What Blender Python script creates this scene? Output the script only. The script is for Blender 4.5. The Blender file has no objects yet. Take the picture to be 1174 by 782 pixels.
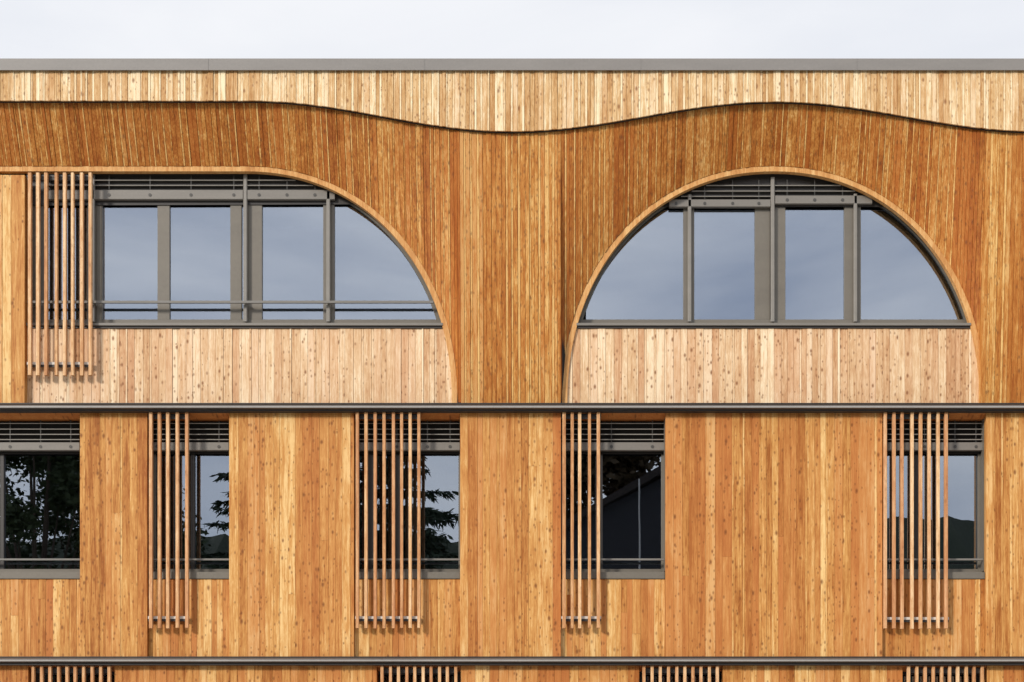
import bpy, math, random
from mathutils import Vector
R = math.radians
random.seed(11)

# ------------------------------------------------------------------ scale
# Facade front plane is y = 0, building towards +y.  One photograph pixel on
# that plane is 12 mm; the camera stands 20 m in front at eye height.
K, D, CX, HY, EYE = 0.012, 20.0, 640.0, 930.0, 1.75
def WX(xp, y=0.0): return (xp - CX) * K * (1 + y / D)
def WZ(yp, y=0.0): return EYE + (HY - yp) * K * (1 + y / D)
def PX(X, y=0.0): return CX + X / (K * (1 + y / D))
def PY(Z, y=0.0): return HY - (Z - EYE) / (K * (1 + y / D))

scene = bpy.context.scene
col = scene.collection

# ------------------------------------------------------------------ materials
def new_mat(name):
    m = bpy.data.materials.new(name); m.use_nodes = True
    nt = m.node_tree; nt.nodes.clear()
    out = nt.nodes.new('ShaderNodeOutputMaterial')
    return m, nt, out

def N(nt, t, **kw):
    n = nt.nodes.new(t)
    for k, v in kw.items():
        setattr(n, k, v)
    return n

def mathn(nt, op, a, b=None, c=None, clamp=False):
    n = N(nt, 'ShaderNodeMath', operation=op); n.use_clamp = clamp
    for i, v in enumerate((a, b, c)):
        if v is None: continue
        if isinstance(v, (int, float)): n.inputs[i].default_value = v
        else: nt.links.new(v, n.inputs[i])
    return n.outputs[0]

def mixc(nt, fac, a, b, blend='MIX'):
    n = N(nt, 'ShaderNodeMix', data_type='RGBA', blend_type=blend)
    for sock, v in ((n.inputs[0], fac), (n.inputs[6], a), (n.inputs[7], b)):
        if isinstance(v, (int, float)): sock.default_value = v
        elif isinstance(v, tuple): sock.default_value = (*v, 1) if len(v) == 3 else v
        else: nt.links.new(v, sock)
    return n.outputs[2]

def wood(name, stops, red=(0.36, 0.12, 0.03), redness=0.35, knots=0.55, tone_w=0.62, knot_col=(0.10, 0.035, 0.012), fleck_w=0.9):
    m, nt, out = new_mat(name)
    L = nt.links.new
    at = N(nt, 'ShaderNodeAttribute', attribute_name='board')
    sep = N(nt, 'ShaderNodeSeparateColor'); L(at.outputs['Color'], sep.inputs[0])
    tone, hue, seed = sep.outputs
    tc = N(nt, 'ShaderNodeTexCoord')
    off = N(nt, 'ShaderNodeCombineXYZ')
    L(mathn(nt, 'MULTIPLY', seed, 41.0), off.inputs[0]); L(mathn(nt, 'MULTIPLY', seed, 17.0), off.inputs[1]); L(mathn(nt, 'MULTIPLY', seed, 73.0), off.inputs[2])
    add = N(nt, 'ShaderNodeVectorMath', operation='ADD'); L(tc.outputs['Object'], add.inputs[0]); L(off.outputs[0], add.inputs[1])
    def mapped(s):
        mp = N(nt, 'ShaderNodeVectorMath', operation='MULTIPLY'); L(add.outputs[0], mp.inputs[0]); mp.inputs[1].default_value = s
        return mp.outputs[0]
    def noise(s, det=2.0, rough=0.55, dist=0.0):
        n = N(nt, 'ShaderNodeTexNoise'); n.inputs['Scale'].default_value = 1.0
        n.inputs['Detail'].default_value = det; n.inputs['Roughness'].default_value = rough; n.inputs['Distortion'].default_value = dist
        L(mapped(s), n.inputs['Vector']); return n.outputs['Fac']
    grain = noise((62, 62, 2.4), 3.0, 0.7)
    figure = noise((15, 15, 0.9), 2.0, 0.55, 0.5)
    blotch = noise((3.0, 3.0, 1.6), 2.0, 0.6)
    fleck = noise((40, 40, 9.0), 2.0, 0.6, 0.8)
    t = mathn(nt, 'MULTIPLY', tone, tone_w)
    t = mathn(nt, 'MULTIPLY_ADD', mathn(nt, 'SUBTRACT', grain, 0.5), 1.3, t)
    t = mathn(nt, 'MULTIPLY_ADD', mathn(nt, 'SUBTRACT', figure, 0.5), 1.0, t)
    t = mathn(nt, 'MULTIPLY_ADD', mathn(nt, 'SUBTRACT', blotch, 0.5), 0.6, t)
    t = mathn(nt, 'MULTIPLY_ADD', mathn(nt, 'SUBTRACT', fleck, 0.5), fleck_w, t)
    t = mathn(nt, 'ADD', t, (1 - tone_w) * 0.5, clamp=True)
    ramp = N(nt, 'ShaderNodeValToRGB'); cr = ramp.color_ramp
    while len(cr.elements) < len(stops): cr.elements.new(0.5)
    for e, (p, c) in zip(cr.elements, stops):
        e.position = p; e.color = (*c, 1)
    L(t, ramp.inputs[0])
    c = mixc(nt, mathn(nt, 'MULTIPLY', mathn(nt, 'POWER', hue, 2.0), redness), ramp.outputs[0], red)
    # knots: big and pin size
    def knot(s, thr, gate):
        v = N(nt, 'ShaderNodeTexVoronoi', feature='F1', voronoi_dimensions='2D'); v.inputs['Scale'].default_value = 1.0
        sx = N(nt, 'ShaderNodeSeparateXYZ'); L(mapped((s[0], 1.0, s[2])), sx.inputs[0])
        cx2 = N(nt, 'ShaderNodeCombineXYZ'); L(sx.outputs[0], cx2.inputs[0]); L(sx.outputs[2], cx2.inputs[1])
        L(cx2.outputs[0], v.inputs['Vector'])
        sc = N(nt, 'ShaderNodeSeparateColor'); L(v.outputs['Color'], sc.inputs[0])
        on = mathn(nt, 'GREATER_THAN', sc.outputs[0], mathn(nt, 'MULTIPLY_ADD', mathn(nt, 'FRACT', mathn(nt, 'MULTIPLY', seed, 7.3)), 0.6, gate - 0.3))
        th = mathn(nt, 'MULTIPLY_ADD', sc.outputs[1], thr * 0.7, thr * 0.5)
        r = mathn(nt, 'DIVIDE', v.outputs['Distance'], th)
        mr = N(nt, 'ShaderNodeMapRange', interpolation_type='SMOOTHSTEP'); L(r, mr.inputs[0])
        mr.inputs[1].default_value = 1.5; mr.inputs[2].default_value = 0.2; mr.inputs[3].default_value = 0.0; mr.inputs[4].default_value = 1.0
        return mathn(nt, 'MULTIPLY', mr.outputs[0], on)
    k1 = knot((7.0, 1.2, 4.0), 0.12, 0.72)
    k2 = knot((15.0, 2.0, 9.0), 0.21, 0.66)
    kk = mathn(nt, 'MAXIMUM', k1, mathn(nt, 'MULTIPLY', k2, 0.75))
    c = mixc(nt, mathn(nt, 'MULTIPLY', kk, knots), c, knot_col)
    b = N(nt, 'ShaderNodeBsdfPrincipled')
    L(c, b.inputs['Base Color']); b.inputs['Roughness'].default_value = 0.62
    b.inputs['Specular IOR Level'].default_value = 0.25
    bp = N(nt, 'ShaderNodeBump'); bp.inputs['Strength'].default_value = 0.25; bp.inputs['Distance'].default_value = 0.004
    L(grain, bp.inputs['Height']); L(bp.outputs[0], b.inputs['Normal'])
    L(b.outputs[0], out.inputs[0])
    return m

def metal(name, c, rough=0.45, metallic=0.0, var=0.12):
    m, nt, out = new_mat(name); L = nt.links.new
    tc = N(nt, 'ShaderNodeTexCoord')
    mp = N(nt, 'ShaderNodeMapping'); mp.inputs['Scale'].default_value = (1.3, 6, 6); L(tc.outputs['Object'], mp.inputs[0])
    n = N(nt, 'ShaderNodeTexNoise'); n.inputs['Scale'].default_value = 1.0; n.inputs['Detail'].default_value = 5; L(mp.outputs[0], n.inputs['Vector'])
    n2 = N(nt, 'ShaderNodeTexNoise'); n2.inputs['Scale'].default_value = 30; n2.inputs['Detail'].default_value = 3; L(tc.outputs['Object'], n2.inputs['Vector'])
    f = mathn(nt, 'MULTIPLY_ADD', n2.outputs['Fac'], 0.35, mathn(nt, 'MULTIPLY', n.outputs['Fac'], 0.65))
    lo = tuple(x * (1 - 2 * var) for x in c); hi = tuple(min(1, x * (1 + 2 * var)) for x in c)
    cc = mixc(nt, f, lo, hi)
    b = N(nt, 'ShaderNodeBsdfPrincipled'); L(cc, b.inputs['Base Color'])
    b.inputs['Metallic'].default_value = metallic
    L(mathn(nt, 'MULTIPLY_ADD', n2.outputs['Fac'], 0.2, rough - 0.1), b.inputs['Roughness'])
    L(b.outputs[0], out.inputs[0]); return m

def plain(name, c, rough=0.8, scale=8.0, var=0.2):
    m, nt, out = new_mat(name); L = nt.links.new
    tc = N(nt, 'ShaderNodeTexCoord')
    n = N(nt, 'ShaderNodeTexNoise'); n.inputs['Scale'].default_value = scale; n.inputs['Detail'].default_value = 4; L(tc.outputs['Object'], n.inputs['Vector'])
    cc = mixc(nt, n.outputs['Fac'], tuple(x * (1 - var) for x in c), tuple(min(1, x * (1 + var)) for x in c))
    b = N(nt, 'ShaderNodeBsdfPrincipled'); L(cc, b.inputs['Base Color']); b.inputs['Roughness'].default_value = rough
    L(b.outputs[0], out.inputs[0]); return m

def glass(name, fac, tint):
    m, nt, out = new_mat(name); L = nt.links.new
    tr = N(nt, 'ShaderNodeBsdfTransparent'); tr.inputs[0].default_value = (0.45, 0.47, 0.48, 1)
    gl = N(nt, 'ShaderNodeBsdfGlossy'); gl.inputs['Color'].default_value = (*tint, 1); gl.inputs['Roughness'].default_value = 0.0
    tc = N(nt, 'ShaderNodeTexCoord')
    n = N(nt, 'ShaderNodeTexNoise'); n.inputs['Scale'].default_value = 1.1; n.inputs['Detail'].default_value = 1; L(tc.outputs['Object'], n.inputs['Vector'])
    bp = N(nt, 'ShaderNodeBump'); bp.inputs['Strength'].default_value = 0.05; bp.inputs['Distance'].default_value = 0.01
    L(n.outputs['Fac'], bp.inputs['Height']); L(bp.outputs[0], gl.inputs['Normal'])
    fr = N(nt, 'ShaderNodeFresnel'); fr.inputs[0].default_value = 1.5
    mx = N(nt, 'ShaderNodeMixShader'); L(mathn(nt, 'ADD', fr.outputs[0], fac, clamp=True), mx.inputs[0])
    L(tr.outputs[0], mx.inputs[1]); L(gl.outputs[0], mx.inputs[2]); L(mx.outputs[0], out.inputs[0]); return m

M = {}
M['orange'] = wood('larch_orange', fleck_w=0.6, stops=[(0.0, (0.28, 0.085, 0.013)), (0.3, (0.43, 0.175, 0.040)), (0.65, (0.585, 0.30, 0.088)), (1.0, (0.77, 0.52, 0.225))], redness=0.7, red=(0.47, 0.16, 0.042), knots=0.8, tone_w=0.75, knot_col=(0.15, 0.045, 0.010))
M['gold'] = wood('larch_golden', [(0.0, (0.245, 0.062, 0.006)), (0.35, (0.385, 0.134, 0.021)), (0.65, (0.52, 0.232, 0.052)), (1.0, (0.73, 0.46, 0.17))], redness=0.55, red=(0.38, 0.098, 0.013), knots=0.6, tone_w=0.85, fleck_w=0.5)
M['pale'] = wood('larch_pale', [(0.0, (0.45, 0.23, 0.105)), (0.35, (0.60, 0.375, 0.20)), (0.65, (0.71, 0.50, 0.30)), (1.0, (0.84, 0.68, 0.47))], redness=0.4, red=(0.58, 0.29, 0.16), knots=0.9, tone_w=0.8, knot_col=(0.22, 0.085, 0.03))
M['fascia'] = wood('larch_fascia', [(0.0, (0.38, 0.18, 0.055)), (0.35, (0.55, 0.33, 0.14)), (0.65, (0.68, 0.465, 0.24)), (1.0, (0.86, 0.72, 0.48))], redness=0.3, red=(0.52, 0.25, 0.11), knots=0.8, tone_w=0.9, knot_col=(0.22, 0.085, 0.03))
M['trim'] = wood('larch_trim', [(0.0, (0.40, 0.165, 0.045)), (0.5, (0.57, 0.285, 0.095)), (1.0, (0.72, 0.45, 0.19))], redness=0.3, knots=0.1)
M['slat'] = wood('larch_slat', [(0.0, (0.36, 0.15, 0.058)), (0.4, (0.52, 0.265, 0.115)), (0.7, (0.65, 0.395, 0.20)), (1.0, (0.79, 0.56, 0.33))], redness=0.4, red=(0.50, 0.21, 0.10), knots=0.3)
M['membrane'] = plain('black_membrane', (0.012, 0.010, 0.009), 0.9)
M['frame'] = metal('window_frame_grey', (0.150, 0.133, 0.108), 0.4)
M['post'] = metal('guide_post_grey', (0.215, 0.20, 0.178), 0.38)
M['blind'] = metal('blind_grey', (0.185, 0.170, 0.150), 0.4)
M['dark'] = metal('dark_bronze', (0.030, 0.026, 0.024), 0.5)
M['cap'] = metal('cap_grey', (0.215, 0.20, 0.187), 0.42)
M['bolt'] = metal('bolt_dark', (0.06, 0.056, 0.05), 0.4)
M['band'] = metal('floor_band_bronze', (0.085, 0.072, 0.064), 0.4)
M['lip'] = metal('floor_band_lip', (0.30, 0.285, 0.27), 0.36)
M['blind_slat'] = metal('blind_slat_grey', (0.33, 0.31, 0.28), 0.4)
M['bar'] = metal('screen_bar_zinc', (0.55, 0.52, 0.48), 0.4)
M['rail'] = metal('rail_grey', (0.18, 0.17, 0.155), 0.35)
M['glass'] = glass('window_glass', 0.265, (0.77, 0.855, 1.0))
M['glass_low'] = glass('window_glass_low', 0.235, (0.80, 0.88, 1.0))
M['room'] = plain('room_plaster', (0.16, 0.15, 0.14), 0.9, 1.0)
M['roof'] = plain('roof_gravel', (0.22, 0.21, 0.20), 0.95, 20)
M['concrete'] = plain('plinth_concrete', (0.33, 0.32, 0.30), 0.9, 12)

# ------------------------------------------------------------------ mesh builder
class MB:
    def __init__(s): s.v = []; s.f = []; s.mi = []; s.a = []
    def box(s, x0, x1, y0, y1, z0, z1, a=(0.5, 0.2, 0.5), mi=0):
        b = len(s.v)
        s.v += [(x0,y0,z0),(x1,y0,z0),(x1,y1,z0),(x0,y1,z0),(x0,y0,z1),(x1,y0,z1),(x1,y1,z1),(x0,y1,z1)]
        s.a += [a] * 8
        for q in ((0,3,2,1),(4,5,6,7),(0,1,5,4),(1,2,6,5),(2,3,7,6),(3,0,4,7)):
            s.f.append([b + i for i in q]); s.mi.append(mi)
    def bevbox(s, x0, x1, y0, y1, z0, z1, c=0.004, a=(0.5, 0.2, 0.5), mi=0):
        """box whose four long front/back edges (along z) are chamfered"""
        ring = [(x0+c,y0),(x1-c,y0),(x1,y0+c),(x1,y1-c),(x1-c,y1),(x0+c,y1),(x0,y1-c),(x0,y0+c)]
        b = len(s.v); n = 8
        s.v += [(x, y, z0) for x, y in ring] + [(x, y, z1) for x, y in ring]; s.a += [a] * 16
        for i in range(n):
            j = (i + 1) % n
            s.f.append([b+i, b+j, b+n+j, b+n+i]); s.mi.append(mi)
        s.f.append([b + i for i in reversed(range(n))]); s.mi.append(mi)
        s.f.append([b + n + i for i in range(n)]); s.mi.append(mi)
    def hbar(s, x0, x1, prof, a=(0.5, 0.2, 0.5), mi=0):
        """profile [(y, z)...] swept along x (counter-clockwise seen from +x)"""
        b = len(s.v); n = len(prof)
        s.v += [(x0, y, z) for y, z in prof] + [(x1, y, z) for y, z in prof]; s.a += [a] * (2 * n)
        for i in range(n):
            j = (i + 1) % n
            s.f.append([b+i, b+n+i, b+n+j, b+j]); s.mi.append(mi)
        s.f.append([b + i for i in range(n)]); s.mi.append(mi)
        s.f.append([b + n + i for i in reversed(range(n))]); s.mi.append(mi)
    def cyl(s, p0, p1, r0, r1=None, n=10, a=(0.5, 0.2, 0.5), mi=0):
        r1 = r0 if r1 is None else r1
        p0, p1 = Vector(p0), Vector(p1); d = (p1 - p0).normalized()
        u = d.cross(Vector((0, 0, 1)) if abs(d.z) < 0.9 else Vector((1, 0, 0))).normalized(); w = d.cross(u)
        b = len(s.v)
        for p, r in ((p0, r0), (p1, r1)):
            for i in range(n):
                t = 2 * math.pi * i / n
                s.v.append(tuple(p + u * (math.cos(t) * r) + w * (math.sin(t) * r)))
        s.a += [a] * (2 * n)
        for i in range(n):
            j = (i + 1) % n
            s.f.append([b+i, b+j, b+n+j, b+n+i]); s.mi.append(mi)
        s.f.append([b + i for i in reversed(range(n))]); s.mi.append(mi)
        s.f.append([b + n + i for i in range(n)]); s.mi.append(mi)
    def board(s, xa, xb, topf, botf, th=0.025, c=0.004, dz=0.0, a=(0.5, 0.2, 0.5), mid=0, mi=0):
        """one upright board from botf(X) to topf(X), each giving (y, z)"""
        c = min(c, (xb - xa) * 0.3)
        xs = [xa, xa, xa + c] + [xa + c + (xb - xa - 2 * c) * (i + 1) / (mid + 1) for i in range(mid)] + [xb - c, xb, xb]
        of = [th, c, 0.0] + [0.0] * mid + [0.0, c, th]
        b = len(s.v); n = len(xs)
        for f in (topf, botf):
            for x, o in zip(xs, of):
                y, z = f(x); s.v.append((x, y + o + dz, z))
        s.a += [a] * (2 * n)
        for i in range(n - 1):
            s.f.append([b+i, b+n+i, b+n+i+1, b+i+1]); s.mi.append(mi)
        s.f.append([b + i for i in range(n)]); s.mi.append(mi)
        s.f.append([b + n + i for i in reversed(range(n))]); s.mi.append(mi)
    def sheet(s, xs, topf, botf, dy, mi=0):
        b = len(s.v); n = len(xs)
        for f in (topf, botf):
            for x in xs:
                y, z = f(x); s.v.append((x, y + dy, z))
        s.a += [(0.5, 0.2, 0.5)] * (2 * n)
        for i in range(n - 1):
            s.f.append([b+i, b+n+i, b+n+i+1, b+i+1]); s.mi.append(mi)
    def strip(s, ca, cb, y0, y1, a=(0.5, 0.2, 0.5), mi=0):
        """solid band between the (x, z) polylines ca (outer) and cb (inner), y0 front to y1 back"""
        b = len(s.v); n = len(ca)
        for c_, y in ((ca, y0), (cb, y0), (ca, y1), (cb, y1)):
            s.v += [(x, y, z) for x, z in c_]
        s.a += [a] * (4 * n)
        A, B, C, E = b, b + n, b + 2 * n, b + 3 * n
        for i in range(n - 1):
            for q in ((A+i, B+i, B+i+1, A+i+1), (C+i+1, E+i+1, E+i, C+i), (A+i+1, C+i+1, C+i, A+i), (B+i, E+i, E+i+1, B+i+1)):
                s.f.append(list(q)); s.mi.append(mi)
        for i in (0, n - 1):
            s.f.append([A+i, C+i, E+i, B+i]); s.mi.append(mi)
    def prism(s, pts, y0, y1, a=(0.5, 0.2, 0.5), mi=0):
        b = len(s.v); n = len(pts)
        s.v += [(x, y0, z) for x, z in pts] + [(x, y1, z) for x, z in pts]; s.a += [a] * (2 * n)
        s.f.append([b + i for i in range(n)]); s.mi.append(mi)
        s.f.append([b + n + i for i in reversed(range(n))]); s.mi.append(mi)
        for i in range(n):
            j = (i + 1) % n
            s.f.append([b+i, b+n+i, b+n+j, b+j]); s.mi.append(mi)
    def build(s, name, mats, parent=None, origin=(0, 0, 0), smooth=False):
        me = bpy.data.meshes.new(name)
        ox, oy, oz = origin
        me.from_pydata([(x - ox, y - oy, z - oz) for x, y, z in s.v], [], s.f)
        if not isinstance(mats, (list, tuple)): mats = [mats]
        for m in mats: me.materials.append(m)
        me.polygons.foreach_set('material_index', s.mi)
        at = me.attributes.new('board', 'FLOAT_COLOR', 'POINT')
        at.data.foreach_set('color', [c for a in s.a for c in (*a, 1.0)])
        if smooth: me.polygons.foreach_set('use_smooth', [True] * len(s.f))
        me.update()
        o = bpy.data.objects.new(name, me); col.objects.link(o)
        if parent is not None: o.parent = parent
        return o

def tag(o, label=None, cat=None, group=None, kind=None):
    for k, v in (('label', label), ('category', cat), ('group', group), ('kind', kind)):
        if v: o[k] = v
    return o

def empty(name, loc=(0, 0, 0)):
    o = bpy.data.objects.new(name, None); col.objects.link(o); o.location = loc; o.empty_display_size = 0.3
    return o

def rnd_attr(bias=0.0, spread=1.0):
    t = 0.5 + bias + (random.random() - 0.5) * spread
    return (max(0, min(1, t)), random.random(), random.random())

def widths(x0, x1, lo, hi):
    xs = [x0]
    while xs[-1] < x1:
        xs.append(xs[-1] + random.uniform(lo, hi))
    if x1 - xs[-2] < lo * 0.6: xs.pop()
    xs[-1] = x1
    return xs

def cladding(name, mat, parent, x0, x1, topf, botf, lo, hi, gap=0.002, th=0.025, jitter=0.004, spread=1.0, bias=0.0, mid=0, joints=0.0, back=0.04, run=0.0, strips=0.0, sw=(0.022, 0.034), sb=0.25, ch=0.003):
    """upright boards between world X x0..x1; widths in metres; strips: share of boards followed by a narrow lath"""
    xs, lath = [x0], []
    while xs[-1] < x1:
        xs.append(xs[-1] + random.uniform(lo, hi)); lath.append(False)
        if random.random() < strips and xs[-1] < x1 - 0.06:
            xs.append(xs[-1] + random.uniform(*sw)); lath.append(True)
    if x1 - xs[-2] < lo * 0.6 and len(xs) > 2: xs.pop(); lath.pop()
    xs[-1] = x1
    mb = MB(); a = rnd_attr(bias, spread)
    for i in range(len(xs) - 1):
        if lath[i]:
            al = rnd_attr(bias + sb, spread * 0.8)
            mb.board(xs[i] + gap / 2, xs[i + 1] - gap / 2, topf, botf, th, c=ch, dz=random.uniform(0, jitter), a=(al[0], al[1] * 0.5, al[2]), mid=mid)
            continue
        if random.random() >= run: a = rnd_attr(bias, spread)
        else: a = (a[0], a[1], random.random())
        dz = random.uniform(0, jitter); xa, xb = xs[i] + gap / 2, xs[i + 1] - gap / 2
        if random.random() < joints:
            f = random.uniform(0.2, 0.8)
            def midf(X, d=0.0, f=f):
                (y1, z1), (y0, z0) = topf(X), botf(X)
                return (y0 + (y1 - y0) * f, z0 + (z1 - z0) * f + d)
            mb.board(xa, xb, topf, lambda X: midf(X, 0.0008), th, c=ch, dz=dz, a=a, mid=mid)
            a2 = rnd_attr(bias, spread); a2 = (0.5 * a[0] + 0.5 * a2[0], a2[1], a2[2])
            mb.board(xa, xb, lambda X: midf(X, -0.0008), botf, th, c=ch, dz=dz, a=a2, mid=mid)
        else:
            mb.board(xa, xb, topf, botf, th, c=ch, dz=dz, a=a, mid=mid)
    if back:
        n = max(2, int((x1 - x0) / 0.1))
        mb.sheet([x0 + (x1 - x0) * i / n for i in range(n + 1)], topf, botf, back, mi=1)
    return mb.build(name, [mat, M['membrane']], parent)

# ------------------------------------------------------------------ facade curves (photo pixels)
def wave(xp):
    if xp < 287: return 115.0
    if xp < 587: return 132.5 - 17.5 * math.cos(math.pi * (xp - 287) / 300.0)
    if xp < 1190: return 133.0 - 17.0 * math.cos(2 * math.pi * (xp - 888.5) / 603.0)
    return 150.0
A_, B_, NE = 243.0, 270.0, 2.1
def arch_y(xp, cx, a=A_, b=B_, flat_left=False):
    d = abs(xp - cx)
    if flat_left and xp < cx: d = 0
    if d >= a: return 460.0
    return 460.0 - b * (1 - (d / a) ** NE) ** (1 / NE)
CL, CR = 281.5, 887.0
XL, XR = -150.0, 1310.0           # ends of the building
YF, YC, YA, YP = 0.0, 0.055, 0.40, 0.345   # fascia, top of cove, arch plane, foot of pier
BX0, BX1 = WX(XL), WX(XR)

b_root = empty('timber_building')
tag(b_root, 'larch clad office building with wavy fascia, arched windows and slatted lower windows', 'building')

def part(name, mb, mats, parent=None, label=None, smooth=False):
    o = mb.build(name, mats, parent or b_root, smooth=smooth)
    if label: o['label'] = label
    return o

# fascia
cladding('fascia_cladding', M['fascia'], b_root, BX0, BX1,
         lambda X: (YF, WZ(80.5, YF)), lambda X: (YF, WZ(wave(PX(X)), YF)), 0.042, 0.085, gap=0.0025, jitter=0.012, spread=0.8, bias=0.08, back=0.04, strips=0.6, sb=0.35)
# thin dark strip closing the wave edge, its shadow line painted in
mb = MB(); xs = [BX0 + (BX1 - BX0) * i / 240 for i in range(241)]
mb.strip([(x, WZ(wave(PX(x)), 0) + 0.02) for x in xs], [(x, WZ(wave(PX(x)), 0) - 0.010) for x in xs], 0.040, 0.058)
part('wave_shade_strip', mb, M['dark'])
# parapet cap
mb = MB(); zc0, zc1 = WZ(80.5, -0.03), WZ(67.0, -0.03)
mb.hbar(BX0 - 0.04, BX1 + 0.04, [(-0.035, zc0), (-0.035, zc1 - 0.006), (-0.029, zc1), (0.45, zc1 + 0.03), (0.45, zc0 + 0.05), (-0.02, zc0 + 0.05), (-0.02, zc0)][::-1])
for i in range(5):        # standing joints of the cap sheets
    x = BX0 + 1.7 + 2.97 * i
    mb.box(x, x + 0.006, -0.0385, -0.03, zc0 - 0.001, zc1 - 0.006)
part('parapet_cap', mb, M['cap'])

# cove boards: top on the wave, bottom on the arch or on the foot line
CREASE = [(XL, 527.0, CL, True), (643.0, 1131.5, CR, False)]
def cove_top(X): return (YC, WZ(wave(PX(X, 0)) - 4, 0))
def cove_bot(cx, flat):
    def f(X):
        xp = PX(X, YA); y = arch_y(xp, cx, flat_left=flat)
        if y >= 459.9: return (YA - 0.03, WZ(462, YA))
        return (YA, WZ(y, YA))
    return f
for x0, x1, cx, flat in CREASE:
    cladding('cove_cladding', M['gold'], b_root, WX(x0, YC), WX(x1, YC), cove_top, cove_bot(cx, flat), 0.036, 0.072, gap=0.0025, jitter=0.012, spread=0.6, bias=-0.11, mid=2, back=0.035, run=0.3, strips=0.6, sw=(0.016, 0.026), sb=0.42)  # boards toned darker, painting in the shade of the leaning cove
def pier_bot(X): return (YP, WZ(463, YP))
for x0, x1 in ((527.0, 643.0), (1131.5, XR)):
    cladding('pier_cladding', M['gold'], b_root, WX(x0, YC), WX(x1, YC), cove_top, pier_bot, 0.042, 0.080, gap=0.0025, jitter=0.012, spread=0.6, bias=0.20, back=0.035, run=0.25, strips=0.5, sb=0.35)  # boards toned paler, painting in the fuller light on the pier
    mb = MB()     # edge boards returning to the arch plane
    for x, s in ((WX(x0, YC), 1), (WX(x1, YC), -1)):
        if abs(x - BX1) < 0.1: continue
        mb = MB()
        t = cove_top(x); p = pier_bot(x)
        pts = [(t[0] + 0.022, t[1]), (p[0] + 0.022, p[1]), (0.48, p[1]), (0.48, WZ(366, 0.45))]
        b = len(mb.v); w = 0.022 * s
        mb.v += [(x + 0.0005 * s, y, z) for y, z in pts] + [(x + w, y, z) for y, z in pts]; mb.a += [(0.7, 0.2, random.random())] * 8
        for q in ((0, 1, 2, 3), (7, 6, 5, 4), (0, 4, 5, 1), (1, 5, 6, 2), (2, 6, 7, 3), (3, 7, 4, 0)): mb.f.append([b + i for i in q]); mb.mi.append(0)
        part('corner_board', mb, M['gold'])

# arch trims
def arch_poly(cx, flat, off, y, ybase=462.0, n=72):
    """(x, z) polyline of the arch curve moved inwards by off pixels, at depth y"""
    pts = []
    if flat: pts += [(XL + 2 + (cx - XL - 2) * i / 12, 460.0 - B_ + off) for i in range(12)]
    t0 = math.pi / 2 if flat else math.pi
    raw = []
    for i in range(n + 1):
        t = t0 * (1 - i / n)
        cs, sn = math.cos(t), math.sin(t)
        raw.append((cx + A_ * math.copysign(abs(cs) ** (2 / NE), cs), 460.0 - B_ * abs(sn) ** (2 / NE)))
    for i, (x, yy) in enumerate(raw):
        xa, ya = raw[max(0, i - 1)]; xb, yb = raw[min(n, i + 1)]
        tx, ty = xb - xa, yb - ya; l = math.hypot(tx, ty)
        nx, ny = -ty / l, tx / l       # inwards (down/centre)
        pts.append((x + nx * off, yy + ny * off))
    if not flat: pts = [(pts[0][0], ybase)] + pts
    pts = pts + [(pts[-1][0], ybase)]
    return [(WX(x, y), WZ(p, y)) for x, p in pts]
ARCH = [(CL, True), (CR, False)]
for cx, flat in ARCH:
    mb = MB(); mb.strip(arch_poly(cx, flat, 0.3, 0.415), arch_poly(cx, flat, 6.4, 0.415), 0.415, 0.50, a=(0.62, 0.3, 0.3))
    part('arch_trim', mb, M['trim'])
    mb = MB(); mb.strip(arch_poly(cx, flat, -1.5, 0.41), arch_poly(cx, flat, 1.0, 0.41), 0.425, 0.52)
    part('shadow_gap', mb, M['dark'])  # solid dark strip painting in the shadow line around the trim

# spandrel panels below the arched windows
YS = 0.44
for (cx, flat), (x0, x1) in zip(ARCH, ((29.0, CL + A_ - 3.5), (CR - A_ + 3.5, CR + A_ - 3.5))):
    def top(X, cx=cx, flat=flat):
        xp = PX(X, YS); d = abs(xp - cx)
        y = 375.0
        if not (flat and xp < cx):
            a = A_ - 4.0
            y = max(375.0, 460 - (B_ - 4) * (1 - min(1, d / a) ** NE) ** (1 / NE))
        return (YS, WZ(y, YS))
    cladding('spandrel_cladding', M['pale'], b_root, WX(x0, YS), WX(x1, YS), top, lambda X: (YS, WZ(463, YS)), 0.070, 0.125, gap=0.002, jitter=0.012, spread=0.85, bias=0.05, mid=4, back=0.05, strips=0.3, sb=0.3)
# flat wall panel at the end of the long arch, beside the upper screen
YW = 0.345
cladding('wall_panel', M['orange'], b_root, WX(XL, YW), WX(28.3, YW), lambda X: (YW, WZ(200.5, YW)), lambda X: (YW, WZ(463, YW)), 0.10, 0.15, th=0.13, jitter=0.005, bias=0.12, spread=0.7)

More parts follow.
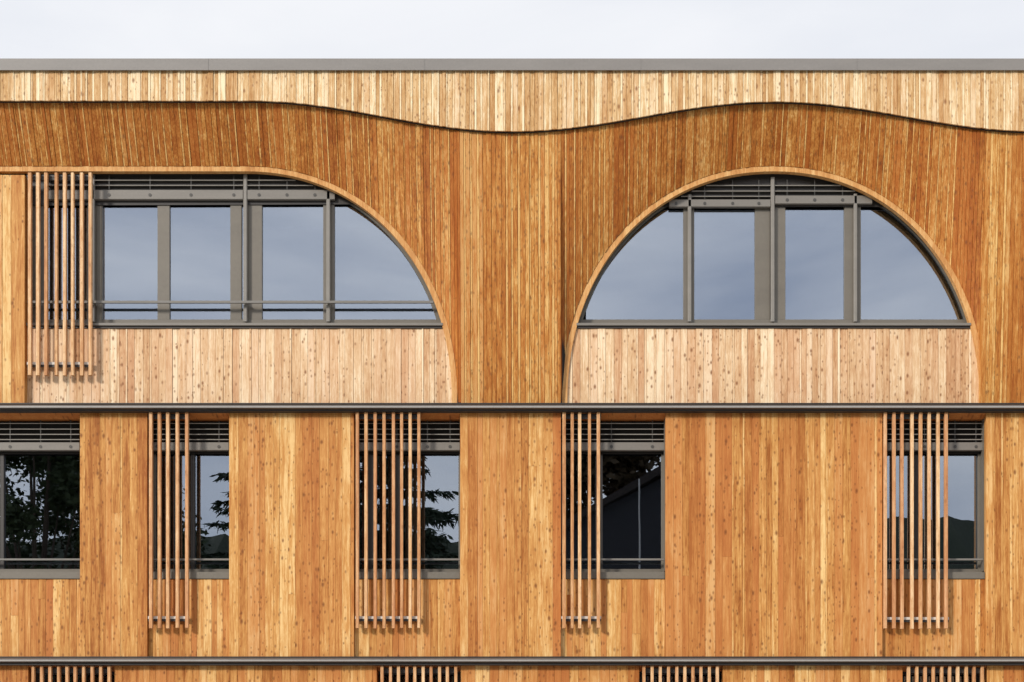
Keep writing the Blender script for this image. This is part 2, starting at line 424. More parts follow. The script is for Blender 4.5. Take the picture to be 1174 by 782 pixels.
# floor bands: metal drip profiles
def band(yc):
    mb = MB()
    z = lambda p: WZ(p, -0.07)
    mb.hbar(BX0 - 0.03, BX1 + 0.03, [(0.30, z(yc - 3.5)), (-0.03, z(yc - 3.2)), (-0.055, z(yc - 2.6)), (-0.07, z(yc - 1.4)), (-0.07, z(yc + 1.6)), (-0.06, z(yc + 2.0)), (-0.025, z(yc + 2.2)), (0.30, z(yc + 2.2))])
    o = part('floor_band', mb, M['band'])
    mb = MB(); mb.hbar(BX0 - 0.03, BX1 + 0.03, [(-0.064, z(yc - 1.0)), (-0.076, z(yc - 0.6)), (-0.076, z(yc + 1.2)), (-0.064, z(yc + 1.5))]); mb.build('lip', M['lip'], o)
    mb = MB(); mb.box(BX0 - 0.03, BX1 + 0.03, 0.0, 0.27, WZ(yc - 3.2, 0), WZ(yc - 4.3, 0))
    mb.build('band_top_shade', M['dark'], o)  # dark strip painting in the recess shadow above the band
    mb = MB(); mb.box(BX0 - 0.03, BX1 + 0.03, -0.02, 0.2, WZ(yc + 5.6, 0), WZ(yc + 2.4, 0))
    mb.build('band_foot_shade', M['dark'], o)  # dark strip painting in the band's shadow on the wall below
band(466.2); band(757.0)

# ------------------------------------------------------------------ lower storeys
YW2, YB = 0.075, 0.14
BAYS = [(-62.0, 91.5), (168.8, 262.5), (405.8, 527.5), (643.2, 763.0), (1011.8, 1130.8)]
edges = [XL] + [e for b in BAYS for e in b] + [XR]
for i in range(0, len(edges), 2):
    cladding('wall_cladding', M['orange'], b_root, WX(edges[i], YW2), WX(edges[i + 1], YW2), lambda X: (YW2, WZ(473.0, YW2)), lambda X: (YW2, WZ(752.6, YW2)),
             0.070, 0.135, gap=0.0012, th=0.10, jitter=0.006, spread=0.85, bias=0.0, joints=0.2, back=0.10, run=0.25, strips=0.15, sb=0.2, ch=0.002)
for x0, x1 in BAYS:
    cladding('bay_panel', M['orange'], b_root, WX(x0, YW2) + 0.002, WX(x1, YW2) - 0.002, lambda X: (YB, WZ(664.0, YB)), lambda X: (YB, WZ(752.6, YB)), 0.07, 0.13, gap=0.0012, jitter=0.006, bias=0.04, spread=0.8, joints=0.12, back=0.04, ch=0.002)
LOWB = [(32.5, 131.0), (432.0, 528.0), (733.0, 828.5), (1035.0, 1131.5)]
edges = [XL] + [e for b in LOWB for e in b] + [XR]
for i in range(0, len(edges), 2):
    cladding('wall_cladding', M['orange'], b_root, WX(edges[i], YW2), WX(edges[i + 1], YW2), lambda X: (YW2, WZ(762.5, YW2)), lambda X: (YW2, 0.32), 0.085, 0.15, th=0.17, jitter=0.006, back=0.10, run=0.2)
mb = MB(); mb.box(BX0 + 0.03, BX1 - 0.03, 0.06, 0.5, -0.3, 0.315); part('plinth', mb, M['concrete'])

# ------------------------------------------------------------------ windows
def rect_pts(x0, x1, y0, y1, y): return [(WX(x0, y), WZ(y1, y)), (WX(x1, y), WZ(y1, y)), (WX(x1, y), WZ(y0, y)), (WX(x0, y), WZ(y0, y))]

def bar(mb, x0, x1, y0, y1, d0, d1, c=0.004, **kw):
    mb.bevbox(WX(x0, d0), WX(x1, d0), d0, d1, WZ(y1, d0), WZ(y0, d0), c, **kw)

def low_window(x0, x1, panes, mullions, top=480.5, glass_top=521.0, sill=654.5, bottom=664.0, rail=True, open_left=None):
    yf, yg = 0.335, 0.37
    X0, X1 = WX(x0, YW2) + 0.004, WX(x1, YW2) - 0.004
    zt, zb = WZ(top - 3, yf), WZ(sill + 2, yf)
    w = MB(); fw = 0.036
    for xa, xb in ((X0, X0 + fw), (X1 - fw, X1)): w.bevbox(xa, xb, yf, yf + 0.08, zb, zt)
    w.box(X0 + fw, X1 - fw, yf, yf + 0.08, zb, zb + 0.05); w.box(X0 + fw, X1 - fw, yf, yf + 0.08, zt - 0.06, zt)
    win = part('window', w, M['frame'])
    for xa, xb in mullions:
        m = MB(); m.bevbox(WX(xa, yf), WX(xb, yf), yf - 0.002, yf + 0.08, zb + 0.052, zt - 0.062); m.build('mullion', M['dark'], win)
    m = MB(); m.box(X0 + 0.005, X1 - 0.005, yf - 0.022, yf - 0.004, WZ(glass_top, yf), zt); m.build('head_shade_panel', M['membrane'], win)  # black panel painting in the shade around the raised blind
    ms = sorted([PX(X0 + fw, yg)] + [e for p in mullions for e in p] + [PX(X1 - fw, yg)])
    for xa, xb in zip(ms[0::2], ms[1::2]):
        if xb - xa < 3: continue
        m = MB(); m.box(WX(xa, yg) - 0.004, WX(xb, yg) + 0.004, yg, yg + 0.012, zb + 0.045, zt - 0.062); m.build('pane', M['glass_low'], win)
    m = MB()      # reveal lining: jambs
    m.box(X0 - 0.003, X0 + 0.004, 0.182, yf, zb, zt); m.build('reveal', M['frame'], win)
    m = MB(); m.box(X1 - 0.004, X1 + 0.003, 0.182, yf, zb, zt); m.build('reveal', M['frame'], win)
    m = MB()      # sloping timber head below the floor band
    zt0, zt1 = WZ(472.6, 0.03), WZ(480.0, 0.17)
    m.hbar(X0 - 0.002, X1 + 0.002, [(0.08, zt0), (0.19, zt1), (0.31, zt1), (0.31, zt0 + 0.03), (0.08, zt0 + 0.03)], a=(0.15, 0.95, random.random()))  # dark red tone paints in the shade under the band
    m.build('head_board', M['orange'], win)
    m = MB(); zs = lambda p: WZ(p, 0.13)
    m.hbar(X0 + 0.003, X1 - 0.003, [(0.125, zs(655.8)), (yf - 0.002, zs(653.2)), (yf - 0.002, zs(656.8)), (0.20, zs(657.5)), (0.20, zs(663.4)), (0.125, zs(663.4))][::-1]); m.build('sill', M['frame'], win)
    if rail:
        m = MB(); z = WZ(641.3, 0.20); m.box(X0 + 0.005, X1 - 0.005, 0.20, 0.235, z - 0.012, z + 0.012)
        m.build('guard_rail', M['rail'], win)
    return win
low_window(-62, 91.5, None, [(0, 4.5)])
low_window(168.8, 262.5, None, [(199, 203), (218.5, 223)])
low_window(405.8, 527.5, None, [(420, 429), (453, 461)])
low_window(643.2, 763.0, None, [(683, 691)])
low_window(1011.8, 1130.8, None, [(1048, 1057)])

def hidden_window(x0, x1):
    yf = 0.31; X0, X1 = WX(x0, YW2) + 0.004, WX(x1, YW2) - 0.004; zt, zb = WZ(768.5, yf), WZ(985, yf)
    w = MB(); fw = 0.06
    for xa, xb in ((X0, X0 + fw), (X1 - fw, X1)): w.bevbox(xa, xb, yf, yf + 0.08, zb, zt)
    w.box(X0 + fw, X1 - fw, yf, yf + 0.08, zb, zb + 0.06); w.box(X0 + fw, X1 - fw, yf, yf + 0.08, zt - 0.06, zt)
    win = part('window', w, M['dark'])
    m = MB(); m.box(X0 + fw - 0.004, X1 - fw + 0.004, yf + 0.03, yf + 0.042, zb + 0.055, zt - 0.058); m.build('pane', M['glass_low'], win)
    m = MB(); z0, z1 = WZ(763.0, 0.03), WZ(769.0, 0.17)
    m.hbar(X0 - 0.002, X1 + 0.002, [(0.08, z0), (0.19, z1), (0.31, z1), (0.31, z0 + 0.03), (0.08, z0 + 0.03)], a=(0.15, 0.95, random.random())); m.build('head_board', M['orange'], win)  # head toned dark red, shade of the band painted in
    cladding('bay_panel', M['orange'], b_root, X0, X1, lambda X: (YB, WZ(985, YB)), lambda X: (YB, 0.32), 0.10, 0.15)
for b in LOWB: hidden_window(*b)

# arched windows
def arch_window(cx, flat, x_left, mullions, posts, glass_top, rail):
    yr, yf, yg = 0.455, 0.58, 0.615
    off_f = 5.6
    # frame ring along the arch
    w = MB()
    ybase = 371.0
    def ring(off, y, lo=None):
        pts = [p for p in arch_poly(cx, flat, off, y)]
        zb = WZ(ybase, y); res = []
        for (xa, za), (xb, zb2) in zip(pts, pts[1:]):     # clip below the sill line
            ina, inb = za >= zb, zb2 >= zb
            if ina and not res and len(res) == 0: res.append((xa, za))
            if ina != inb:
                t = (zb - za) / (zb2 - za); res.append((xa + (xb - xa) * t, zb))
            if inb: res.append((xb, zb2))
        if flat:
            xl = WX(x_left, y); res = [(xl, res[0][1])] + [p for p in res if p[0] > xl]
        return res
    # resample both rings to the same count by parameter
    def resample(p, n=90):
        L = [0]
        for a, b in zip(p, p[1:]): L.append(L[-1] + math.hypot(b[0] - a[0], b[1] - a[1]))
        out = []; j = 0
        for i in range(n + 1):
            t = L[-1] * i / n
            while j < len(L) - 2 and L[j + 1] < t: j += 1
            s = 0 if L[j + 1] == L[j] else (t - L[j]) / (L[j + 1] - L[j])
            out.append((p[j][0] + (p[j + 1][0] - p[j][0]) * s, p[j][1] + (p[j + 1][1] - p[j][1]) * s))
        return out
    outer, inner = resample(ring(off_f - 3, yf)), resample(ring(off_f + 5.2, yf))
    w.strip(outer, inner, yf, yf + 0.08)
    bar(w, (x_left if flat else PX(outer[0][0], yf)), PX(outer[-1][0], yf), 366.3, 371.5, yf - 0.002, yf + 0.08)
    mull = []
    for xa, xb in mullions:
        xm = 0.5 * (xa + xb)
        yt = arch_y(xm, cx, A_ - 12, B_ - 12, flat) + 1
        m = MB(); bar(m, xa, xb, yt, 366.2, yf + 0.003, yf + 0.08); mull.append(m)
    win = part('window', w, M['frame'])
    for m in mull: m.build('mullion', M['frame'], win)
    # reveal lining
    m = MB(); m.strip(resample(ring(off_f - 3.5, yr)), resample(ring(off_f - 1.2, yr)), yr + 0.05, yf + 0.001); m.build('reveal', M['dark'], win)
    # dark panel behind the blind, painted-in shade of the window head
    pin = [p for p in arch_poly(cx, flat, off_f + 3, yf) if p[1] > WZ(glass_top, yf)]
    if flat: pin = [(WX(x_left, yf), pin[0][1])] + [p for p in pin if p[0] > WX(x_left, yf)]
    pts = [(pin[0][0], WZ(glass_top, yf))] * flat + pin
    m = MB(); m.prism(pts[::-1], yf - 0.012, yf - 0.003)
    m.build('head_shade_panel', M['dark'], win)
    # panes
    lo = x_left if flat else cx - A_ + 6
    es = [lo] + [e for p in mullions for e in p] + [cx + A_ - 6]
    for xa, xb in zip(es[0::2], es[1::2]):
        if xb - xa < 4: continue
        q = []
        for i in range(25):
            x = xa - 0.5 + (xb - xa + 1) * i / 24
            yt = max(glass_top - 2.0, arch_y(x, cx, A_ - 9, B_ - 9, flat))
            if yt < 366: q.append((x, yt))
        if len(q) < 2: continue
        pts = [(WX(x, yg), WZ(y, yg)) for x, y in q] + [(WX(q[-1][0], yg), WZ(368, yg)), (WX(q[0][0], yg), WZ(368, yg))]
        m = MB(); m.prism(pts[::-1], yg, yg + 0.012); m.build('pane', M['glass'], win)
    # sill
    m = MB(); zs = lambda p: WZ(p, 0.42)
    sx0 = WX(30.5 if flat else cx - A_ * 0.9515 + 5.2, 0.42); sx1 = WX(cx + A_ * 0.9515 - 5.2, 0.42)
    m.hbar(sx0, sx1, [(0.405, zs(370.6)), (yf - 0.003, zs(368.0)), (yf - 0.003, zs(372)), (0.435, zs(373.4)), (0.405, zs(373.4))][::-1]); m.build('sill', M['blind'], win)
    m = MB(); m.box(sx0 + 0.01, sx1 - 0.01, 0.43, 0.5, zs(376.0), zs(373.6)); m.build('sill_shade_strip', M['dark'], win)  # dark strip painting in the shadow line under the sill
    for xa, xb in posts:
        xm = 0.5 * (xa + xb); yt = arch_y(xm, cx, A_ - 8, B_ - 8, flat) + (2 if flat else 5)
        m = MB(); bar(m, xa, xb, yt, 368.5, 0.515, 0.56, 0.01); m.build('guide_post', M['post'], win)
    if rail:
        m = MB(); z = WZ(346.0, 0.44); xr = cx + A_ * (1 - ((460 - 346) / B_) ** NE) ** (1 / NE) - 8
        m.box(WX(31, 0.44), WX(xr, 0.44), 0.44, 0.47, z - 0.016, z + 0.016)
        m.build('guard_rail', M['rail'], win)
        for xa in [p[0] + 1 for p in posts] + [36]:
            m = MB(); m.box(WX(xa, 0.44), WX(xa + 2.5, 0.44), 0.4705, 0.56, z - 0.014, z + 0.012); m.build('rail_bracket', M['rail'], win)
    return win
arch_window(CL, True, 30.5, [(30.5, 52), (100, 117.5), (180.5, 194.5), (264, 277), (283, 300.5), (370.5, 383.5)], [(104.8, 108.3), (278.8, 283.3), (374, 378.6)], 236.0, True)
arch_window(CR, False, 0, [(783.5, 796), (865.5, 883), (886, 900.5), (968, 987)], [(788.6, 793), (883.8, 888.4), (979, 983.2)], 243.0, False)

# ------------------------------------------------------------------ blinds (hang in the openings)
def blind(label, y, spans, slats, rail, bolts, cords, ctop):
    """spans: (x0, x1) at a pixel height yy; rail (y0, y1)"""
    rx0, rx1 = spans(0.5 * (rail[0] + rail[1]))
    loc = (WX(0.5 * (rx0 + rx1), y), y, WZ(rail[1], y))
    r = empty('venetian_blind', loc); tag(r, label, 'blind', 'raised venetian blinds in the window heads')
    def fin(mb, name, mat, parent=r):
        return mb.build(name, mat, parent, origin=loc)
    m = MB(); bar_prof = [(y, WZ(rail[1], y) + 0.006), (y, WZ(rail[0], y) - 0.006), (y + 0.006, WZ(rail[0], y)), (y + 0.06, WZ(rail[0], y)), (y + 0.06, WZ(rail[1], y)), (y + 0.006, WZ(rail[1], y))]
    m.hbar(WX(rx0, y), WX(rx1, y), bar_prof); br = fin(m, 'bottom_rail', M['blind'])
    for bx in bolts:
        if rx0 + 2 < bx < rx1 - 2:
            m = MB(); z = WZ(0.5 * (rail[0] + rail[1]) + 0.5, y); m.cyl((WX(bx, y), y - 0.006, z), (WX(bx, y), y + 0.004, z), 0.022, n=12); m.build('bolt', M['bolt'], br, origin=loc)
    m = MB()
    for sy in slats:
        sx0, sx1 = spans(sy)
        if sx1 - sx0 < 4: continue
        z = WZ(sy, y)
        m.hbar(WX(sx0, y), WX(sx1, y), [(y + 0.0, z - 0.005), (y - 0.003, z + 0.003), (y + 0.02, z + 0.012), (y + 0.06, z + 0.014), (y + 0.06, z + 0.011), (y + 0.02, z + 0.008)][::-1])
    fin(m, 'slat_stack', M['blind_slat'])
    for cxp in cords:
        a0, a1 = spans(ctop)
        if rx0 < cxp < rx1: 
            yt = ctop if a0 < cxp < a1 else slats[0]
            m = MB(); m.box(WX(cxp, y) - 0.005, WX(cxp, y) + 0.005, y + 0.002, y + 0.007, WZ(rail[0] - 0.2, y), WZ(yt, y)); fin(m, 'cord', M['bolt'])
    return r

def arch_span(cx, flat, lo, hi):
    def f(yy):
        v = (460 - yy) / (B_ - 10)
        h = (A_ - 10) * max(0.0, 1 - min(1, v) ** NE) ** (1 / NE)
        return (max(lo, -1e9 if flat else cx - h), max(lo, min(hi, cx + h)))
    return f
bx = [125, 172, 219, 268, 297, 329, 361, 392]
blind('raised grey blind in the long arched window, running behind the slatted screen', 0.515, arch_span(CL, True, 53, 278.4), [206.5, 212.5], (217.5, 228.5), bx, bx, 201)
blind('raised grey blind cut by the curve of the long arched window with the guard rail', 0.515, arch_span(CL, True, 283.7, 430), [206.5, 212.5], (217.5, 228.5), bx, bx, 201)
bx = [745, 775, 808, 840, 870, 902.5, 934, 966, 1000]
blind('lower hanging grey blind in the half round window, left of its middle post', 0.515, arch_span(CR, False, 640, 883.4), [212.5, 219, 225], (228.5, 237), bx, bx, 206)
blind('grey blind in the half round window, right of its middle post', 0.515, arch_span(CR, False, 888.8, 1130), [212.5, 219], (224, 233.5), bx, bx, 206)
for lab, a, b, bo in (
    ('raised grey blind above dark tree reflections in the lower window without screen', -61, 91, [-60, -24, 11.5, 46.5, 81]),
    ('raised grey blind in the narrow lower window under the long arched window', 169.5, 262, [180, 215, 251]),
    ('raised grey blind in the lower window showing a pointed conifer reflection', 406.5, 527, [420, 455, 490, 516]),
    ('raised grey blind in the black lower window with a slim vertical pole reflection', 644, 762.5, [655, 701, 748]),
    ('raised grey blind in the lower window reflecting sky above a dark flat skyline', 1012.5, 1130, [1025, 1060, 1095, 1119])):
    blind(lab, 0.24, lambda yy, a=a, b=b: (a, b), [485.5, 492, 498, 504], (507, 516.3), bo, bo, 481)

# ------------------------------------------------------------------ slatted screens
def screen(label, slats, y0, y1, d0, d1, bars, group, back=None):
    xm = 0.5 * (slats[0][0] + slats[-1][1])
    loc = (WX(xm, d0), d0, WZ(y1, d0))
    r = empty('slatted_screen', loc); tag(r, label, 'slatted screen', group)
    m = MB()
    for xa, xb in slats:
        w = xb - xa; xc = 0.5 * (xa + xb); w = 3.6 + 0.25 * (w - 4.1)
        j = random.uniform(-0.004, 0.004)
        m.bevbox(WX(xc - w / 2, d0), WX(xc + w / 2, d0), d0, d1, WZ(y1, d0) + j, WZ(y0, d0), 0.004, a=(random.uniform(0.25, 0.95), random.random(), random.random()))
    m.build('slat_panel', M['slat'], r, origin=loc)
    for by in bars:
        m = MB(); z = WZ(by, d1)
        m.box(WX(slats[0][0] - 0.5, d1), WX(slats[-1][1] + 0.5, d1), d1 + 0.001, d1 + 0.028, z - 0.018, z + 0.018)
        m.box(WX(slats[0][0] - 0.3, d1), WX(slats[-1][1] + 0.3, d1), d1 + 0.006, d1 + 0.028, z - 0.05, z - 0.0185, mi=1)  # dark lower half paints in the shadow below the bar
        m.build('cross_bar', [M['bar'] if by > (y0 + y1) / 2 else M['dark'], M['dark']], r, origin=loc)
    return r
G1 = 'sliding slatted screens in front of the windows'
def c4(xs, base): return [(base + a / 3.91, base + b / 3.91) for a, b in xs]
screen('upper slatted screen on the pale panel, half covering the long arched window', c4([(122,142),(157,180),(195,215),(245,257),(280,297),(318,330),(355,375),(395,412)], 0), 197.8, 430.0, 0.32, 0.372, [202, 416.5], G1)
dd0, dd1 = 0.022, 0.078
screen('five slat screen beside the narrow window directly below the long arched window', c4([(665,685),(705,722),(742,760),(785,803),(828,845)], 0), 472.8, 720.0, dd0, dd1, [476, 708], G1)
screen('eight slat screen beside the lower window with a pointed conifer reflection', c4([(460,475),(498,515),(540,555),(580,595),(622,637),(660,672),(697,712),(737,750)], 290), 472.8, 720.0, dd0, dd1, [476, 708], G1)
screen('five slat screen beside the black lower window under the half round window', c4([(250,272),(290,305),(322,340),(368,382),(405,425)], 580), 472.8, 720.0, dd0, dd1, [476, 708], G1)
screen('eight slat screen beside the lower window reflecting a dark flat skyline', c4([(545,560),(583,600),(620,635),(665,680),(702,720),(742,757),(782,797),(815,835)], 874), 472.8, 720.5, dd0, dd1, [476, 709], G1)
G2 = 'slatted screens below the lower floor band'
for lab, x0, x1 in (
    ('slatted screen below the lower floor band, under the window without a screen', 36, 126.6),
    ('slatted screen below the lower floor band, under the conifer reflecting window', 436.5, 524),
    ('slatted screen below the lower floor band, under the wide wall beside the black window', 737.0, 824.5),
    ('slatted screen below the lower floor band, under the skyline reflecting window', 1040.5, 1128.5)):
    n = 10; w = 3.5; step = (x1 - x0 - w) / (n - 1)
    screen(lab, [(x0 + i * step + random.uniform(-.4, .4), x0 + i * step + w + random.uniform(-.4, .4)) for i in range(n)], 763.4, 1000, dd0, dd1, [767.5, 990], G2)

# ------------------------------------------------------------------ shell of the building
ZR = WZ(90, 0); YBK = 12.0
for q in ((BX0 + 0.02, BX0 + 0.2, 0.535, YBK, 0.0, ZR), (BX1 - 0.2, BX1 - 0.02, 0.535, YBK, 0.0, ZR), (BX0 + 0.02, BX1 - 0.02, YBK + 0.002, YBK + 0.3, 0.0, ZR)):
    mb = MB(); mb.box(*q); part('outer_wall', mb, M['orange'])
mb = MB(); mb.box(BX0 + 0.03, BX1 - 0.03, 0.12, YBK - 0.01, ZR - 0.25, ZR - 0.02); part('roof', mb, M['roof'])
for p in (466, 757):
    mb = MB(); mb.box(BX0 + 0.21, BX1 - 0.21, 0.33 if p == 757 else 0.42, YBK - 0.01, WZ(p, 0.3) - 0.17, WZ(p, 0.3) + 0.03); part('floor_slab', mb, M['room'])
mb = MB(); mb.box(BX0 + 0.21, BX1 - 0.21, 4.5, 4.6, 0.0, WZ(470, 0.3) - 0.18); part('inner_wall', mb, M['room'])
mb = MB(); mb.box(BX0 + 0.21, BX1 - 0.21, 4.5, 4.6, WZ(460, 0.3), ZR - 0.26); part('inner_wall', mb, M['room'])
# end return of the facade cladding
for xa, xb in ((BX0 - 0.024, BX0 - 0.002), (BX1 + 0.002, BX1 + 0.024)):
    mb = MB(); mb.box(xa, xb, 0.012, 0.53, 0.32, WZ(84, 0)); part('end_board', mb, M['orange'])

# ------------------------------------------------------------------ surroundings (seen in the panes)
def ground_mat():
    m, nt, out = new_mat('paving_and_lawn'); L = nt.links.new
    tc = N(nt, 'ShaderNodeTexCoord')
    n = N(nt, 'ShaderNodeTexNoise'); n.inputs['Scale'].default_value = 0.6; n.inputs['Detail'].default_value = 6; L(tc.outputs['Object'], n.inputs['Vector'])
    c = mixc(nt, n.outputs['Fac'], (0.34, 0.32, 0.29), (0.46, 0.44, 0.40))
    b = N(nt, 'ShaderNodeBsdfPrincipled'); L(c, b.inputs['Base Color']); b.inputs['Roughness'].default_value = 0.9; L(b.outputs[0], out.inputs[0]); return m
M['ground'] = ground_mat()
M['lawn'] = plain('lawn_green', (0.06, 0.09, 0.03), 0.95, 3.0, 0.4)
M['hill'] = plain('hill_woodland', (0.030, 0.040, 0.024), 0.95, 0.12, 0.5)
M['bark'] = plain('bark', (0.09, 0.065, 0.05), 0.9, 6)
M['needle'] = plain('needles', (0.030, 0.050, 0.026), 0.8, 2, 0.4)
M['leaf'] = plain('leaves_green', (0.045, 0.065, 0.025), 0.8, 2, 0.4)
M['autumn'] = plain('leaves_brown', (0.085, 0.055, 0.026), 0.8, 2, 0.4)
M['render'] = plain('house_render', (0.030, 0.031, 0.038), 0.9, 3)
M['tile'] = plain('roof_tile', (0.030, 0.022, 0.02), 0.85, 5)
M['pole'] = metal('pole_grey', (0.5, 0.5, 0.5), 0.4)
mb = MB(); S = 900
mb.v += [(-S, -S, -0.004), (S, -S, -0.004), (S, S, -0.004), (-S, S, -0.004)]; mb.a += [(0, 0, 0)] * 4; mb.f.append([0, 1, 2, 3]); mb.mi.append(0)
tag(mb.build('ground', M['lawn']), kind='structure')
mb = MB(); mb.box(-40, 40, -32, 0.05, -0.2, 0.0); tag(mb.build('paved_forecourt', M['ground']), kind='structure')
# wooded hill behind the camera
rh = random.Random(4)
mb = MB(); n = 700
def hz(x): return 29.3 + 2.0 * max(-1, min(1.2, x / 60)) + 0.5 * math.sin(x * 0.11) + 0.3 * math.sin(x * 0.37 + 1)
for j, (yy, f) in enumerate(((-80, 0.0), (-100, 0.55), (-120, 1.0), (-170, 1.05), (-260, 0.0))):
    for i in range(n + 1):
        x = -240 + 480 * i / n; mb.v.append((x, yy, -0.3 + hz(x) * f + (rh.uniform(-0.22, 0.22) + 0.3 * math.sin(x * 1.1) * math.sin(x * 0.43 + 2) if 0 < f else 0)))
mb.a += [(0, 0, 0)] * len(mb.v)
for j in range(4):
    for i in range(n):
        a = j * (n + 1) + i; mb.f.append([a, a + n + 1, a + n + 2, a + 1]); mb.mi.append(0)
tag(mb.build('hill', M['hill']), kind='structure')

def leaf(mb, p, s, rr, down=0.0):
    u = Vector((rr.gauss(0, 1), rr.gauss(0, 1), rr.gauss(0, 0.6))).normalized()
    w = u.cross(Vector((rr.gauss(0, 1), rr.gauss(0, 1), rr.gauss(0, 1)))).normalized()
    b = len(mb.v); p = Vector(p)
    for q in (-u * s, w * s * 0.55, u * s, -w * s * 0.55): mb.v.append(tuple(p + q))
    mb.a += [(0, 0, 0)] * 4; mb.f.append([b, b + 1, b + 2, b + 3]); mb.mi.append(0)

def conifer(x, y, h, rad, label, seed, group):
    rr = random.Random(seed); r = empty('conifer_tree', (x, y, 0)); tag(r, label, 'tree', group)
    t = MB(); t.cyl((0, 0, 0), (0, 0, h * 0.97), 0.32, 0.03, 10)
    c = MB(); z = h * 0.12
    while z < h * 0.985:
        f = 1 - (z / h); L = rad * (f ** 0.85) + 0.25
        nb = 8
        for k in range(nb):
            a = rr.uniform(0, 6.283); l = L * rr.uniform(0.65, 1.15); droop = rr.uniform(0.12, 0.40)
            dx, dy = math.cos(a), math.sin(a)
            tip = (dx * l, dy * l, z - l * droop + 0.06 * l * l)
            t.cyl((0, 0, z), tip, 0.05 * f + 0.015, 0.008, 5)
            m = int(12 + l * 34)
            for q in range(m):
                f1 = ((q + rr.random()) / m) ** 0.8
                px, py, pz = dx * l * f1, dy * l * f1, z - l * f1 * droop + 0.06 * l * l * f1
                sp = 0.34 * (1 - 0.7 * f1); b = len(c.v)
                p0 = Vector((px, py, pz)); u = Vector((dx * 0.5 + rr.gauss(0, 0.45), dy * 0.5 + rr.gauss(0, 0.45), -0.45 + rr.gauss(0, 0.3))).normalized()
                wv = u.cross(Vector((rr.gauss(0, 1), rr.gauss(0, 1), rr.gauss(0, 1)))).normalized() * rr.uniform(0.03, 0.07)
                p0 = p0 + Vector((rr.gauss(0, sp), rr.gauss(0, sp), 0)); e = p0 + u * rr.uniform(0.25, 0.6)
                for vv in (p0 - wv * 0.4, p0 + wv * 0.4, p0.lerp(e, 0.55) + wv, e, p0.lerp(e, 0.55) - wv): c.v.append(tuple(vv))
                c.a += [(0, 0, 0)] * 5; c.f.append([b, b + 1, b + 2, b + 3, b + 4]); c.mi.append(0)
        z += rr.uniform(0.45, 0.72)
    t.build('trunk', M['bark'], r); c.build('crown', M['needle'], r)
    return r

def broadleaf(x, y, h, rad, mat, label, seed, nleaf=9000, group=None, ls=1.0):
    rr = random.Random(seed); r = empty('broadleaf_tree', (x, y, 0)); tag(r, label, 'tree', group)
    t = MB(); t.cyl((0, 0, 0), (0.2, 0, h * 0.45), 0.45, 0.26, 12)
    cl = []
    for k in range(44):
        a = rr.uniform(0, 6.283); q = rr.uniform(0.15, 1) ** 0.6; zz = h * rr.uniform(0.16, 0.93)
        lim = rad * math.sqrt(max(0.05, 1 - ((zz / h - 0.52) / 0.48) ** 2))
        p = (math.cos(a) * q * lim, math.sin(a) * q * lim, zz); cl.append((p, rr.uniform(0.9, 1.9)))
        t.cyl((0.1, 0, h * rr.uniform(0.28, 0.45)), p, 0.12, 0.02, 6)
    c = MB()
    for k in range(nleaf):
        p, s = rr.choice(cl); v = Vector((rr.gauss(0, 1), rr.gauss(0, 1), rr.gauss(0, 0.8))).normalized() * (s * rr.uniform(0.2, 1.15))
        leaf(c, (p[0] + v.x, p[1] + v.y, p[2] + v.z), ls * rr.uniform(0.10, 0.22), rr)
    t.build('trunk', M['bark'], r); c.build('crown', mat, r)
    return r
T = 45.0
def RX(xp, t=T): return (xp - CX) * K * (20.34 + t) / D
def RZ(yp, t=T): return EYE + (HY - yp) * K * (20.34 + t) / D
GT = 'trees mirrored in the lower window panes'
broadleaf(RX(36), -T, 21.5, 6.5, M['leaf'], 'dense leafy tree mirrored in the lower window without a screen', 5, 36000, GT)
conifer(RX(324), -T, 22.8, 7.8, 'conifer whose branch tips are mirrored in the narrow lower window', 8, GT)
conifer(RX(452), -T + 2, 21.8, 7.0, 'tall conifer mirrored in the lower window behind the eight slat screen', 9, GT)
broadleaf(RX(690), -T - 6, 22.5, 5.5, M['autumn'], 'brown autumn tree mirrored above the roof in the black lower window', 12, 36000, GT, 1.3)
broadleaf(RX(810), -T - 5, 22.0, 5.5, M['autumn'], 'brown autumn tree standing beside the dark house opposite', 13, 30000, GT, 1.3)
broadleaf(RX(48), -T - 9, 22.5, 4.0, M['leaf'], 'second leafy tree behind the one mirrored beside the uncovered lower window', 21, 20000, GT)
# dark house opposite (its gable is what the black window mirrors)
hx, hy, hw, hd, he, hr = RX(765, 34), -34.3, 4.6, 9.0, RZ(615, 34), RZ(530, 34)
h = empty('gabled_house', (hx, hy, 0)); tag(h, 'dark gabled house mirrored in the black lower window', 'house')
mb = MB(); mb.prism([(-hw, 0), (hw, 0), (hw, he), (0, hr - 0.3), (-hw, he)], -hd, 0); mb.build('wall', M['render'], h)
mb = MB(); mb.prism([(-hw - 0.5, he - 0.35), (-hw - 0.5, he - 0.1), (0, hr + 0.1), (hw + 0.5, he - 0.1), (hw + 0.5, he - 0.35), (0, hr - 0.2)][::-1], -hd - 0.4, 0.4); mb.build('roof', M['tile'], h)
for wx in (-2.2, 2.2):
    for wz in (1.0, 4.0, 7.0):
        mb = MB(); mb.box(wx - 0.6, wx + 0.6, -0.02, 0.04, wz, wz + 1.4); f = mb.build('window', M['pole'], h)
        mb = MB(); mb.box(wx - 0.52, wx + 0.52, 0.041, 0.05, wz + 0.08, wz + 1.32); mb.build('pane', M['dark'], f)
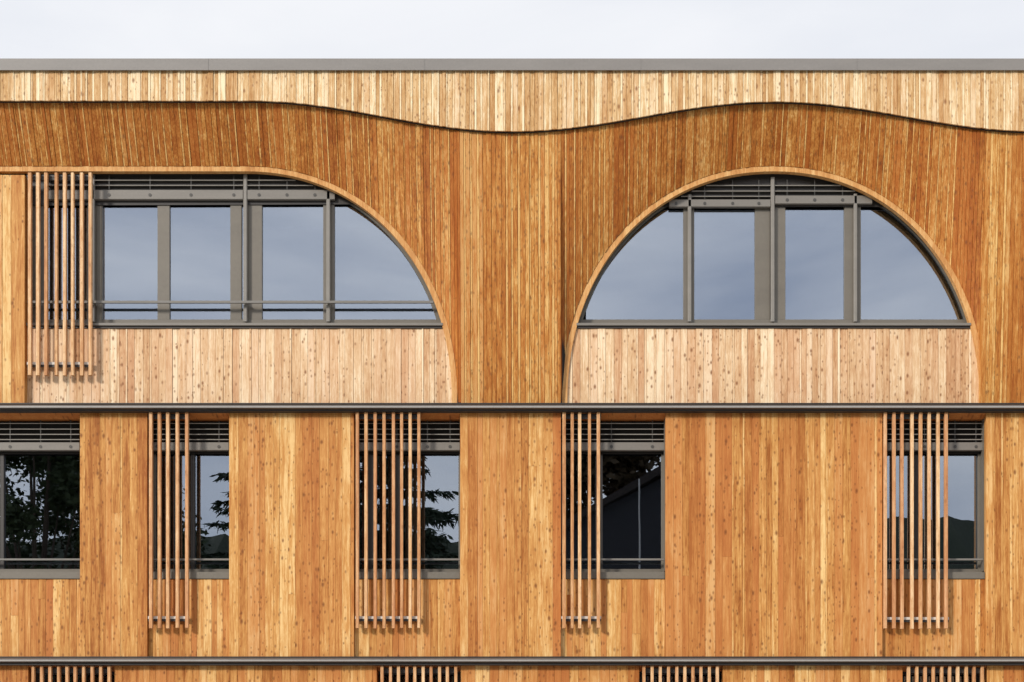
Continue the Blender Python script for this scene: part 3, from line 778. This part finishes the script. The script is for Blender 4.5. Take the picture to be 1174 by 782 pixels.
# pole mirrored as a thin upright line
t = 24.0; px, pz = RX(733, t), RZ(548, t)
p = empty('flagpole', (px, -t + 0.34, 0)); tag(p, 'slim grey pole mirrored as an upright line in the black lower window', 'pole')
mb = MB(); mb.cyl((0, 0, 0), (0, 0, pz), 0.045, 0.022, 12); mb.build('shaft', M['pole'], p)
mb = MB(); mb.cyl((0, 0, 0), (0, 0, 0.12), 0.16, 0.12, 14); mb.build('base', M['dark'], p)

# ------------------------------------------------------------------ light
SUN_EL, SUN_AZ = 25.0, 43.0         # azimuth: degrees to the left of straight out from the facade
sd = Vector((-math.sin(R(SUN_AZ)) * math.cos(R(SUN_EL)), -math.cos(R(SUN_AZ)) * math.cos(R(SUN_EL)), math.sin(R(SUN_EL))))
ld = bpy.data.lights.new('sun', 'SUN'); ld.energy = 3.2; ld.angle = R(8.0); ld.color = (1.0, 0.93, 0.84)
lo = bpy.data.objects.new('sun', ld); col.objects.link(lo); lo.location = sd * 60
lo.rotation_euler = sd.to_track_quat('Z', 'Y').to_euler()

w = bpy.data.worlds.new('World'); scene.world = w; w.use_nodes = True
nt = w.node_tree; nt.nodes.clear(); L = nt.links.new
out = N(nt, 'ShaderNodeOutputWorld'); bg = N(nt, 'ShaderNodeBackground'); bg.inputs['Strength'].default_value = 0.1
sky = N(nt, 'ShaderNodeTexSky', sky_type='NISHITA'); sky.sun_disc = False
sky.sun_elevation = R(SUN_EL); sky.sun_rotation = math.atan2(sd.x, sd.y)
tc = N(nt, 'ShaderNodeTexCoord')
mp = N(nt, 'ShaderNodeMapping'); mp.inputs['Scale'].default_value = (2.2, 2.2, 8.0); L(tc.outputs['Generated'], mp.inputs[0])
cn = N(nt, 'ShaderNodeTexNoise'); cn.inputs['Scale'].default_value = 1.5; cn.inputs['Detail'].default_value = 6; cn.inputs['Distortion'].default_value = 0.4; L(mp.outputs[0], cn.inputs['Vector'])
sp = N(nt, 'ShaderNodeSeparateXYZ'); L(tc.outputs['Generated'], sp.inputs[0])
con = mathn(nt, 'MULTIPLY_ADD', sp.outputs[1], -1.2, 1.7)          # the sky behind the camera is more broken
f = mathn(nt, 'MULTIPLY_ADD', mathn(nt, 'SUBTRACT', cn.outputs['Fac'], 0.5), con, 0.5, clamp=True)
cloud = mixc(nt, f, (6.3, 6.9, 8.1), (12.5, 12.3, 12.1))
bright = mathn(nt, 'MULTIPLY_ADD', sp.outputs[1], -0.22, 1.16)     # overcast raised behind the camera to put more light on the facade
vm = N(nt, 'ShaderNodeVectorMath', operation='SCALE'); L(cloud, vm.inputs[0]); L(bright, vm.inputs['Scale'])
cc = mixc(nt, 0.92, sky.outputs[0], vm.outputs[0])
L(cc, bg.inputs[0]); L(bg.outputs[0], out.inputs[0])

# ------------------------------------------------------------------ camera
cd = bpy.data.cameras.new('camera'); cam = bpy.data.objects.new('camera', cd); col.objects.link(cam)
cam.location = (0, -D, EYE); cam.rotation_euler = (R(90), 0, 0)
cd.sensor_width = 36.0; cd.lens = 36.0 * D / (1174 * K)
cd.shift_x = (587.0 - CX) / 1174.0; cd.shift_y = (HY - 391.0) / 1174.0
cd.clip_end = 3000
scene.camera = cam
vs = scene.view_settings
vs.view_transform = 'Standard'; vs.look = 'None'; vs.exposure = 0.0; vs.gamma = 1.0; vs.use_curve_mapping = False
scene.cycles.max_bounces = 8; scene.cycles.transparent_max_bounces = 8
